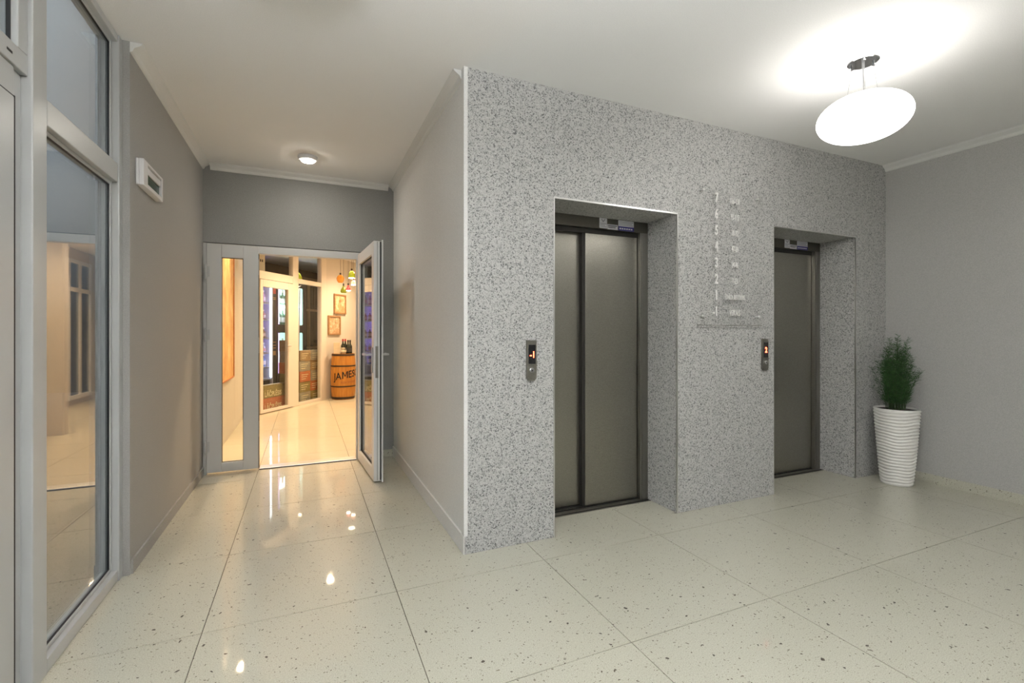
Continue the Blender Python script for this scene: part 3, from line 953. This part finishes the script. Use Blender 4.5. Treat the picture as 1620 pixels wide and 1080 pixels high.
# ---- lit shelf of bottles behind the partition
M['shelfwhite'] = plain('lilac_white_shelf', (.62, .60, .72), .4)
M['lilac'] = glow('lilac_strip', (.50, .36, 1.0), 2.4)
M['coolwhite'] = glow('cool_strip', (.80, .92, 1.0), 3.4)
M['coolback'] = glow('cool_back', (.45, .75, .65), .55)
ds = thing('display_shelf', 'white backlit bottle shelf seen through the partition door', 'shelf', tuple(pl(.25, 1.25)), PHI)
levels = [.62, .88, 1.15, 1.49, 1.80]
W = 1.25
b = NB(); box(b, 0, W, .30, .315, .30, 2.30); obj('back_panel', b, 'shelfwhite', ds)
for x in (0, W - .03):
    b = NB(); box(b, x, x + .03, -.30, .30, 0, 2.30, .003); obj('side_panel', b, 'shelfwhite', ds)
for z in levels + [.40]:
    b = NB(); box(b, .031, W - .031, -.28, .299, z - .022, z, .002); obj('shelf', b, 'shelfwhite', ds)
    b = NB(); box(b, .032, W - .032, .18, .24, z + .205 + (.05 if z < 1.3 and False else 0), z + .212); 
    obj('light_strip', b, 'lilac', ds)
b = NB(); box(b, W - .056, W - .0305, -.295, -.275, .42, 2.22, .002); obj('light_strip', b, 'coolwhite', ds)  # glowing strip, stands in for the upright's lit white edge
b = NB(); box(b, .035, W - .06, -.28, .298, .0, .37, .004); obj('base_cabinet', b, 'dark_body', ds)

def bottle_profile(h, r):
    return [(r * .9, 0), (r, .006), (r, h * .55), (r * .85, h * .62), (r * .38, h * .72), (r * .33, h * .92), (r * .40, h * .93), (r * .40, h)]
def make_bottle(col, capcol, labcol, h, r, label, group, loc, rz=0, trans=False):
    t = thing('bottle', label, 'bottle', loc, rz, group)
    key = 'glass_%02d%02d%02d' % tuple(int(c * 99) for c in col)
    if key not in M:
        M[key] = plain('bottle_' + key, col, .12, 0, .6)
    ck = 'cap_%02d%02d%02d' % tuple(int(c * 99) for c in capcol)
    if ck not in M:
        M[ck] = plain(ck, capcol, .35)
    lk = 'lab_%02d%02d%02d' % tuple(int(c * 99) for c in labcol)
    if lk not in M:
        M[lk] = plain(lk, labcol, .5)
    b = NB(); lathe(b, bottle_profile(h, r), 14); obj('glass_body', b, key, t, smooth=True)
    b = NB(); lathe(b, [(r * .42, h * .86), (r * .42, h * 1.005)], 12); obj('cap', b, ck, t)
    b = NB(); lathe(b, [(r * 1.015, h * .16), (r * 1.015, h * .46)], 14, caps=False); obj('paper_label', b, lk, t, smooth=True)
    return t
kinds = [[('clear', (.55, .60, .75), (.8, .8, .9), (.7, .7, .85), .22, .034), ('blue', (.20, .24, .55), (.8, .8, .9), (.75, .6, .7), .23, .036)],
         [('violet', (.30, .16, .42), (.8, .8, .85), (.5, .2, .35), .17, .033), ('pale', (.55, .50, .70), (.8, .8, .85), (.6, .25, .3), .18, .034)],
         [('amber', (.30, .13, .05), (.75, .7, .7), (.55, .42, .3), .18, .036), ('brown', (.18, .08, .05), (.8, .75, .75), (.5, .3, .25), .19, .034)],
         [('red', (.42, .06, .10), (.85, .75, .8), (.6, .2, .25), .17, .035), ('rose', (.55, .25, .28), (.85, .8, .85), (.7, .55, .6), .18, .036)],
         [('grey', (.40, .38, .52), (.85, .8, .9), (.55, .25, .5), .24, .036), ('pink', (.60, .30, .50), (.85, .8, .9), (.75, .6, .7), .23, .035)]]
ordn = ['first', 'second', 'third', 'fourth', 'fifth', 'sixth', 'seventh', 'eighth', 'ninth', 'tenth', 'eleventh', 'twelfth', 'thirteenth', 'fourteenth']
lvl_names = ['lowest', 'second lowest', 'middle', 'second highest', 'highest']
for li, z in enumerate(levels):
    protos = []
    cnt = 14
    for k in range(cnt):
        cname, cc, cap, lab, h, r = kinds[li][k % 2]
        s = .30 + k * .087
        loc = pl(s, 1.25 - .17 + (.02 if k % 3 else -.01), z)
        if k < 2:
            protos.append(make_bottle(cc, cap, lab, h, r, '%s bottle, %s from the right, on the %s lilac lit shelf' % (cname, ordn[cnt - 1 - k], lvl_names[li]), 'bottles on the lit display shelf', tuple(loc)))
        else:
            dup(protos[k % 2], tuple(loc), .7 * k)['label'] = '%s bottle, %s from the right, on the %s lilac lit shelf' % (cname, ordn[cnt - 1 - k], lvl_names[li])

# ---- dark cooler with two lit windows
cw0, cw1 = 1.545, 2.60
dc = thing('display_cooler', 'dark drinks cooler with two lit round cornered windows and a red header', 'cooler', tuple(pl(cw0, 1.02)), PHI)
CWID = cw1 - cw0
b = NB()
box(b, 0, .205, 0, .60, 0, 2.35, .004)
box(b, .95, CWID, 0, .60, 0, 2.35, .004)
box(b, .205, .95, 0, .60, 0, .46)
box(b, .205, .95, 0, .60, 1.25, 1.40)
box(b, .205, .95, 0, .60, 2.16, 2.35)
box(b, .205, .95, .56, .60, .46, 2.16)
obj('cabinet', b, 'dark_body', dc)
M['redsign'] = plain('red_sign', (.62, .06, .04), .4)
b = NB(); box(b, .012, .18, -.008, -.0005, 1.98, 2.085, .001); rs = obj('header_sign', b, 'redsign', dc)
M['gold'] = plain('gold_print', (.55, .30, .12), .4)
b = NB()
for z in (1.90, 1.87): box(b, .02, .17, -.004, -.0005, z, z + .012)
for z in (1.06, 1.0, .95): box(b, .005, .13, -.004, -.0005, z, z + .016)
box(b, .03, .11, -.004, -.0005, .82, .90)
obj('gold_print', b, 'gold', dc)
for z0, z1 in ((.46, 1.25), (1.40, 2.16)):
    b = NB(); box(b, .207, .9485, .50, .555, z0 + .001, z1 - .001); obj('lit_back', b, 'coolback', dc)
    b = NB(); box(b, .936, .9485, .021, .499, z0 + .001, z1 - .001); obj('lit_liner', b, 'coolback', dc)  # liner glows in place of light falling on it
    b = NB(); box(b, .206, .235, .02, .06, z0 + .02, z1 - .02, .003); obj('light_strip', b, 'coolwhite', dc)
    b = NB(); box(b, .185, .2055, -.006, .02, z0 + .01, z1 - .01, .003); obj('lilac_edge', b, 'lilac', dc)
    b = NB()
    for (cx_, cz_, sx_, sz_) in ((.206, z0, 1, 1), (.949, z0, -1, 1), (.206, z1, 1, -1), (.949, z1, -1, -1)):
        n_ = 6; rr = .05
        poly = [(0, 0)] + [(rr - rr * math.sin(R(90) * i / n_), rr - rr * math.cos(R(90) * i / n_)) for i in range(n_ + 1)]
        va = [b.verts.new((cx_ + sx_ * px, .001, cz_ + sz_ * pz)) for px, pz in poly]
        vb = [b.verts.new((cx_ + sx_ * px, .016, cz_ + sz_ * pz)) for px, pz in poly]
        b.faces.new(va); b.faces.new(vb)
        for i in range(len(poly)):
            j = (i + 1) % len(poly); b.faces.new((va[i], va[j], vb[j], vb[i]))
    obj('corner_fillet', b, 'dark_body', dc)
b = NB(); box(b, .236, .935, .05, .499, 1.762, 1.785, .002); obj('shelf', b, 'coolwhite', dc)  # shelf given a glow of its own to look lit
b = NB(); box(b, .236, .935, .05, .499, .82, .838, .002); obj('shelf', b, 'shelfwhite', dc)
for z, h, nm in ((1.785, .30, 'upper window, top shelf'), (1.401, .33, 'upper window, bottom'), (.838, .30, 'lower window, top shelf'), (.461, .30, 'lower window, bottom')):
    first = None
    for k in range(7):
        loc = pl(cw0 + .29 + k * .10, 1.02 + .14, z)
        if first is None:
            first = make_bottle((.16, .30, .20), (.75, .75, .6), (.78, .80, .78), h, .038, 'green bottle, first from the left, %s of the cooler' % nm, 'bottles in the lit cooler', tuple(loc))
        else:
            dup(first, tuple(loc))['label'] = 'green bottle, %s from the left, %s of the cooler' % (ordn[k], nm)

# ---- cartons stacked behind the glass
def carton_mat(name, a, c):
    return picture(name, [(.25, a), (.75, c)], 22)
M['carton_olive'] = carton_mat('olive_carton', (.16, .13, .04), (.34, .27, .12))
M['carton_red'] = carton_mat('red_carton', (.42, .07, .03), (.50, .22, .10))
M['carton_brown'] = carton_mat('brown_carton', (.20, .12, .06), (.42, .30, .17))
M['carton_grey'] = carton_mat('grey_carton', (.22, .20, .16), (.40, .36, .28))
M['cream_print'] = plain('cream_print', (.72, .64, .42), .5)
def carton(s, off, z, wd, dp, h, m, label, text=None, band=None):
    t = thing('beer_carton', label, 'carton', tuple(pl(s, off, z)), PHI, 'cartons behind the glass partition')
    b = NB(); box(b, 0, wd, 0, dp, 0, h - .0015, .003); obj('carton_body', b, m, t)
    b = NB(); box(b, 0.002, wd - .002, dp / 2 - .025, dp / 2 + .025, h - .0014, h - .0008); obj('tape', b, 'cream_print', t)
    if band:
        b = NB(); box(b, .002, wd - .002, -.0016, -.0003, h * .50, h * .94); obj('print_band', b, band, t)
    if text:
        b = text_bm(text, .105, .0006, .80, 'CENTER', .002); shift(b, (wd / 2, -.0024, h * .12)); obj('lettering', b, 'cream_print', t)
    else:
        b = NB()
        for q in range(3):
            box(b, wd * .15, wd * (.55 + .12 * q), -.0016, -.0003, h * (.25 + .2 * q), h * (.31 + .2 * q))
        obj('print', b, 'cream_print', t)
carton(.17, .13, 0, .575, .12, .205, 'carton_red', 'red and olive beer carton on the floor just behind the partition door', 'LĀČPLĒSIS', 'carton_red')
carton(.17, .13, .205, .575, .12, .205, 'carton_olive', 'olive beer carton on top of the red one behind the partition door', 'LĀČPLĒSIS', 'carton_olive')
cols = [(.755, .36, 6, 'stack behind the partition mullion'), (1.15, .30, 5, 'left stack behind the fixed pane'), (1.46, .30, 5, 'right stack behind the fixed pane')]
ord_ = ['bottom', 'second from the bottom', 'third from the bottom', 'fourth from the bottom', 'fifth from the bottom', 'sixth from the bottom']
mm = ['carton_brown', 'carton_grey', 'carton_olive', 'carton_red', 'carton_grey']
for ci, (s, wd, nn, nm) in enumerate(cols):
    for k in range(nn):
        carton(s + .003 * ((k * 7 + ci) % 3), .14 + .01 * (k % 2), k * .186, wd, .11, .186, mm[(k + ci) % 5], 'beer carton, %s in the %s' % (ord_[k], nm))

# curtain and pole behind the fixed pane
M['curtain'] = plain('dark_green_curtain', (.05, .05, .035), .8)
b = NB()
prev = None
N_ = 60
pa, pb = [], []
for i in range(N_ + 1):
    s = 2.72 + .9 * i / N_
    yy = 1.45 + .04 * math.sin(i * .9)
    q0, q1 = pl(s, yy, .05), pl(s, yy, 2.45)
    pa.append(b.verts.new(q0)); pb.append(b.verts.new(q1))
for i in range(N_):
    b.faces.new((pa[i], pa[i + 1], pb[i + 1], pb[i]))
cu = obj('curtain', b, 'curtain', smooth=True)
cu.modifiers.new('thick', 'SOLIDIFY').thickness = .004
tag(cu, 'dark folded curtain at the back of the bottle room', 'curtain')
refl = thing('wooden_rack', 'light wooden rack with an upright and a crossbar before the dark curtain', 'rack', tuple(pl(2.72, 1.28)), PHI)  # bars stand in for shop frames reflected in the glass
M['rackwood'] = wood('rack_wood', (.40, .26, .14), (.52, .36, .20))
for x in (.0, .34, .80):
    b = NB(); box(b, x, x + .045, 0, .05, 0, 2.45, .003); obj('upright', b, 'rackwood', refl)
for z in (.9, 1.72, 2.40):
    b = NB(); box(b, .0, .845, -.012, -.0005, z, z + .05, .003); obj('crossbar', b, 'rackwood', refl)
pole = thing('display_pole', 'thin pale pole standing behind the right pane of the partition', 'pole', tuple(pl(1.80, .64)), PHI)
b = NB(); tube(b, [(0, 0, 0.02), (.04, 0, 2.1)], .010, 8); obj('shaft', b, 'cream', pole)
b = NB(); lathe(b, [(.10, 0), (.10, .015), (.02, .025)], 20); obj('foot', b, 'alu', pole)

# pale notice board behind the upper left pane
nb = thing('wall_sign', 'pale sign with two lines of dark lettering behind the upper partition pane', 'sign', tuple(pl(.10, .20)), PHI)
b = NB(); box(b, -.05, .26, 0, .012, 2.19, 2.62, .002); obj('board', b, 'cream', nb)
b = NB()
for k in range(5): box(b, .02 + k * .042, .044 + k * .042, -.002, -.0003, 2.36, 2.40)
for k in range(2): box(b, .02 + k * .042, .048 + k * .042, -.002, -.0003, 2.25, 2.29)
obj('lettering', b, 'dark', nb)
hb = thing('stack_bag', 'pinkish crumpled bag on a high ledge behind the upper pane', 'bag', tuple(pl(.52, .55, 2.12)), PHI)
b = NB()
bmesh.ops.create_icosphere(b, subdivisions=3, radius=1)
rb = random.Random(2)
for v in b.verts:
    k = 1 + .10 * math.sin(9 * v.co.x + 4 * v.co.z) + .08 * math.sin(13 * v.co.y)
    v.co = Vector((v.co.x * .17 * k, v.co.y * .12 * k, .17 + v.co.z * .17 * k))
    if v.co.z < .0: v.co.z = 0
M['bag'] = plain('pinkish_bag', (.40, .32, .28), .5)
obj('sack', b, 'bag', hb, smooth=True)
b = NB(); box(b, -.45, .8, -.16, .25, -.02, -.0005, .003); lg = obj('high_shelf', b, 'dark_body'); lg.location = pl(.52, .55, 2.12); lg.rotation_euler = (0, 0, PHI)
for x in (-.4, .75):
    pass
tag(lg, 'dark high ledge above the crates in the bottle room', 'shelf')
b = NB(); box(b, -.44, -.41, .15, .18, -2.12, -.0205); obj('ledge_post', b, 'dark_body', lg)
b = NB(); box(b, .77, .80, .15, .18, -2.12, -.0205); obj('ledge_post', b, 'dark_body', lg)

# ---- two framed pictures on the slanting wall
M['frame_wood'] = wood('picture_frame_wood', (.26, .14, .06), (.42, .24, .11))
M['art1'] = picture('orange_sketch', [(.30, (.25, .13, .08)), (.45, (.62, .33, .15)), (.55, (.70, .52, .33)), (.7, (.75, .68, .52))], 9, 1.3)
M['art2'] = picture('brown_sketch', [(.30, (.28, .16, .09)), (.48, (.52, .33, .18)), (.6, (.68, .54, .38)), (.75, (.72, .62, .48))], 11, 4.1)
def framed(s0, s1, z0, z1, art, label):
    t = thing('framed_picture', label, 'picture', tuple(pl(s0, 0, z0)), PHI, 'framed pictures')
    wd, h = s1 - s0, z1 - z0
    f = .028
    b = NB()
    for a in ((0, f, 0, h), (wd - f, wd, 0, h), (f, wd - f, 0, f), (f, wd - f, h - f, h)):
        box(b, a[0], a[1], -.030, -.001, a[2], a[3], .003)
    obj('frame', b, 'frame_wood', t)
    b = NB(); box(b, f, wd - f, -.014, -.004, f, h - f); obj('print', b, art, t)
framed(1.96, 2.37, 1.612, 1.998, 'art1', 'upper framed picture in orange tones above the barrel')
framed(1.765, 2.175, 1.205, 1.572, 'art2', 'lower framed picture in brown tones above the barrel')

# ---- barrel with lettering, bottles and a box on it
bx, by = .655, 9.485
M['barrel'] = wood('barrel_oak', (.38, .14, .018), (.54, .24, .035), (30, 30, 3))
M['hoop'] = plain('dark_hoop', (.055, .04, .03), .5, .6)
br = thing('whisky_barrel', 'orange wooden barrel with black hoops and stencilled lettering by the shop wall', 'barrel', (bx, by, 0))
BHT = .855
def brad(z):
    f = (z / BHT - .5) * 2
    return .226 - .026 * f * f
b = NB()
NS = 96
rings = []
for i in range(25):
    z = BHT * i / 24
    ring = []
    for k in range(NS):
        th = 2 * math.pi * k / NS
        rr = brad(z) - (.0025 if k % 4 == 0 else 0)
        ring.append(b.verts.new((rr * math.cos(th), rr * math.sin(th), z)))
    rings.append(ring)
for a, c in zip(rings, rings[1:]):
    for k in range(NS):
        b.faces.new((a[k], a[(k + 1) % NS], c[(k + 1) % NS], c[k]))
b.faces.new(list(reversed(rings[0]))); 
top_in = [b.verts.new(((brad(BHT) - .018) * math.cos(2 * math.pi * k / NS), (brad(BHT) - .018) * math.sin(2 * math.pi * k / NS), BHT)) for k in range(NS)]
low_in = [b.verts.new((v.co.x, v.co.y, BHT - .02)) for v in top_in]
for a, c in ((rings[-1], top_in), (top_in, low_in)):
    for k in range(NS):
        b.faces.new((a[k], a[(k + 1) % NS], c[(k + 1) % NS], c[k]))
b.faces.new(low_in)
obj('staves', b, 'barrel', br)
for z, hh in ((.010, .042), (.235, .024), (.615, .024), (.815, .034)):
    b = NB(); lathe(b, [(brad(z) + .0005, z), (brad(z) + .004, z), (brad(z + hh) + .004, z + hh), (brad(z + hh) + .0005, z + hh)], 64); obj('hoop', b, 'hoop', br)
def wrap(bm, zc, thc, tilt):
    bmesh.ops.triangulate(bm, faces=bm.faces[:])
    xs = [v.co.x for v in bm.verts]
    x = min(xs) + .012
    while x < max(xs):
        bmesh.ops.bisect_plane(bm, geom=bm.verts[:] + bm.edges[:] + bm.faces[:], plane_co=(x, 0, 0), plane_no=(1, 0, 0))
        x += .012
    for v in bm.verts:
        x, d, z = v.co.x, v.co.y, v.co.z
        zz = zc + z + x * tilt
        rr = brad(zz) + .0012 - d
        th = thc + x / brad(zz)
        v.co = Vector((rr * math.cos(th), rr * math.sin(th), zz))
    return bm
tc = math.atan2(-by, -bx)      # towards the doorway
b = text_bm('JA', .182, .0006, .84, 'LEFT', .0025)
m1 = max(v.co.x for v in b.verts); mh = max(v.co.z for v in b.verts)
tmp = bpy.data.meshes.new('letters')
for extra in (shift(letter_m(mh, mh * .82, mh * .17, .0006), (m1 + .012, 0, 0)), shift(text_bm('ESON', .182, .0006, .84, 'LEFT', .0025), (m1 + mh * .82 + .016, 0, 0))):
    extra.to_mesh(tmp); extra.free(); b.from_mesh(tmp)
bpy.data.meshes.remove(tmp)
wrap(b, .365, tc - .78, .16); obj('lettering', b, 'black', br)
b = text_bm('IRISH WHISKEY', .058, .0006, .80, 'LEFT', .0005); wrap(b, .300, tc - .20, .06); M['brown_print'] = plain('brown_print', (.30, .10, .03), .5); obj('lettering', b, 'brown_print', br)

wb_ = thing('wooden_box', 'pale wooden bottle box standing on the barrel', 'box', (bx - .115, by - .03, BHT - .02), R(-8))
M['pale_wood'] = wood('pale_box_wood', (.62, .50, .32), (.72, .60, .42))
b = NB(); box(b, -.055, .055, -.05, .05, 0, .225, .003); obj('box_body', b, 'pale_wood', wb_)
b = NB(); box(b, -.052, .052, -.054, -.0505, .004, .221, .001); obj('sliding_lid', b, 'pale_wood', wb_)
wine = None
for k, (dx, dy, cap, nm) in enumerate(((-.005, .02, (.30, .02, .03), 'left'), (.040, .05, (.42, .03, .04), 'middle'), (.085, -.01, (.03, .02, .02), 'second from the right'), (.125, .02, (.03, .02, .02), 'rightmost'))):
    make_bottle((.015, .02, .014), cap, (.45, .38, .28) if k < 1 else (.03, .03, .03), .29 - .02 * (k > 1), .037, 'dark wine bottle on the barrel, %s of the four' % nm, 'wine bottles on the barrel', (bx + dx, by + dy, BHT - .02))
sb = thing('small_basket', 'small light brown gift basket in front of the wine bottles', 'basket', (bx + .0, by - .085, BHT - .02))
b = NB(); lathe(b, [(.030, 0), (.048, .05), (.050, .075), (.046, .078), (.040, .045), (.02, .012)], 20); obj('bowl', b, 'pale_wood', sb, smooth=True)
b = NB(); tube(b, [(.046 * math.cos(a), 0, .07 + .05 * math.sin(a)) for a in [math.pi * i / 10 for i in range(11)]], .004, 6); obj('basket_handle', b, 'pale_wood', sb)

# ---- coloured glass pendants
def tinted(name, col):
    m, n, l, bs_ = mat(name)
    bs_.inputs['Base Color'].default_value = (*col, 1)
    bs_.inputs['Roughness'].default_value = .08
    bs_.inputs['Transmission Weight'].default_value = .35
    bs_.inputs['Emission Color'].default_value = (*col, 1)
    bs_.inputs['Emission Strength'].default_value = .22
    return m
M['amber_glass'] = tinted('amber_glass', (.62, .24, .03))
M['green_glass'] = tinted('green_glass', (.20, .21, .015))
M['red_glass'] = tinted('red_glass', (.70, .03, .03))
M['clear_glass'] = tinted('rose_glass', (.72, .42, .30))
M['bulb'] = glow('pendant_bulb', (1, .88, .65), 14)
def shop_pendant(x, y, z, shape, m, r, label, lit=True):
    t = thing('glass_pendant', label, 'lamp', (x, y, H), 0, 'coloured glass pendants in the shop')
    b = NB(); lathe(b, [(.03, -.012), (.03, 0)], 16); obj('canopy', b, 'white', t)
    d = z - H
    hh = 2.3 * r
    b = NB(); tube(b, [(0, 0, -.01), (0, 0, d + hh + .03)], .002, 5); obj('cord', b, 'dark', t)
    b = NB(); lathe(b, [(.014, d + hh - .005), (.014, d + hh + .035)], 12); obj('socket', b, 'hoop', t)
    b = NB()
    if shape == 'globe':
        prof = [(r * .25, d + hh), (r * .8, d + hh * .85), (r * 1.1, d + hh * .55), (r * 1.0, d + hh * .25), (r * .6, d)]
    elif shape == 'drop':
        prof = [(r * .22, d + hh), (r * .38, d + hh * .78), (r * .85, d + hh * .40), (r * 1.0, d + hh * .18), (r * .80, d)]
    else:
        prof = [(r * .25, d + hh), (r * .75, d + hh * .80), (r * 1.0, d + hh * .45), (r * 1.02, d + hh * .10), (r * .98, d)]
    lathe(b, prof, 24, caps=False); obj('glass_shade', b, m, t, smooth=True)
    if lit:
        b = NB(); lathe(b, [(r * .3, d - .012), (r * .92, d - .006), (r * .92, d + .004), (r * .3, d + .012)], 20); obj('lit_mouth', b, 'bulb', t)
    return t
def atpx(px, py, Y):        # real-world spot on the sight line of the photo, at depth Y
    th = R(23.6)
    a, r_ = 747.5, px - 810
    dx, dy, dz = a * math.sin(th) + r_ * math.cos(th), a * math.cos(th) - r_ * math.sin(th), 528.3 - py
    k = Y / dy
    return dx * k, Y, 1.22 + dz * k
for px, py, Y, shape, m, r, lit, label in (
    (538.5, 447, 9.15, 'globe', 'amber_glass', .062, False, 'amber glass globe pendant, leftmost of the cluster above the barrel'),
    (543.5, 463, 8.95, 'drop', 'green_glass', .056, False, 'green drop shaped glass pendant hanging lowest in the cluster'),
    (551, 459.5, 9.0, 'drop', 'red_glass', .042, True, 'red glass pendant between the green ones'),
    (556.5, 439.5, 8.8, 'bell', 'green_glass', .055, True, 'green glass pendant hanging highest at the right of the cluster'),
    (559, 450.5, 9.2, 'bell', 'clear_glass', .040, True, 'small rose glass pendant under the highest green one')):
    x, y, z = atpx(px, py, Y)
    shop_pendant(x, y, z, shape, m, r, label, lit)
p = pl(2.05, 1.0)
shop_pendant(pl(1.75, .62).x, pl(1.75, .62).y, 2.22, 'bell', 'green_glass', .075, 'green glass pendant hanging behind the upper right partition pane')

# ---- orange picture on the left shop wall
M['bigart'] = picture('orange_map', [(.28, (.62, .30, .10)), (.45, (.75, .42, .16)), (.6, (.82, .58, .24)), (.75, (.85, .72, .45))], 4.5, 2.0)
M['redwood'] = wood('red_brown_edge', (.45, .16, .05), (.55, .22, .08))
bp_ = thing('large_picture', 'tall orange picture board on the shop wall behind the side leaf', 'picture', (-.83, 4.99, .70))
b = NB(); box(b, .0005, .028, 0, 1.62, 0, 1.50, .002); obj('board', b, 'bigart', bp_)
b = NB()
for y0, y1, z0, z1 in ((0, .018, 0, 1.50), (1.602, 1.62, 0, 1.50), (.018, 1.602, 0, .018), (.018, 1.602, 1.482, 1.50)):
    box(b, .0285, .040, y0, y1, z0, z1, .002)
obj('frame', b, 'redwood', bp_)
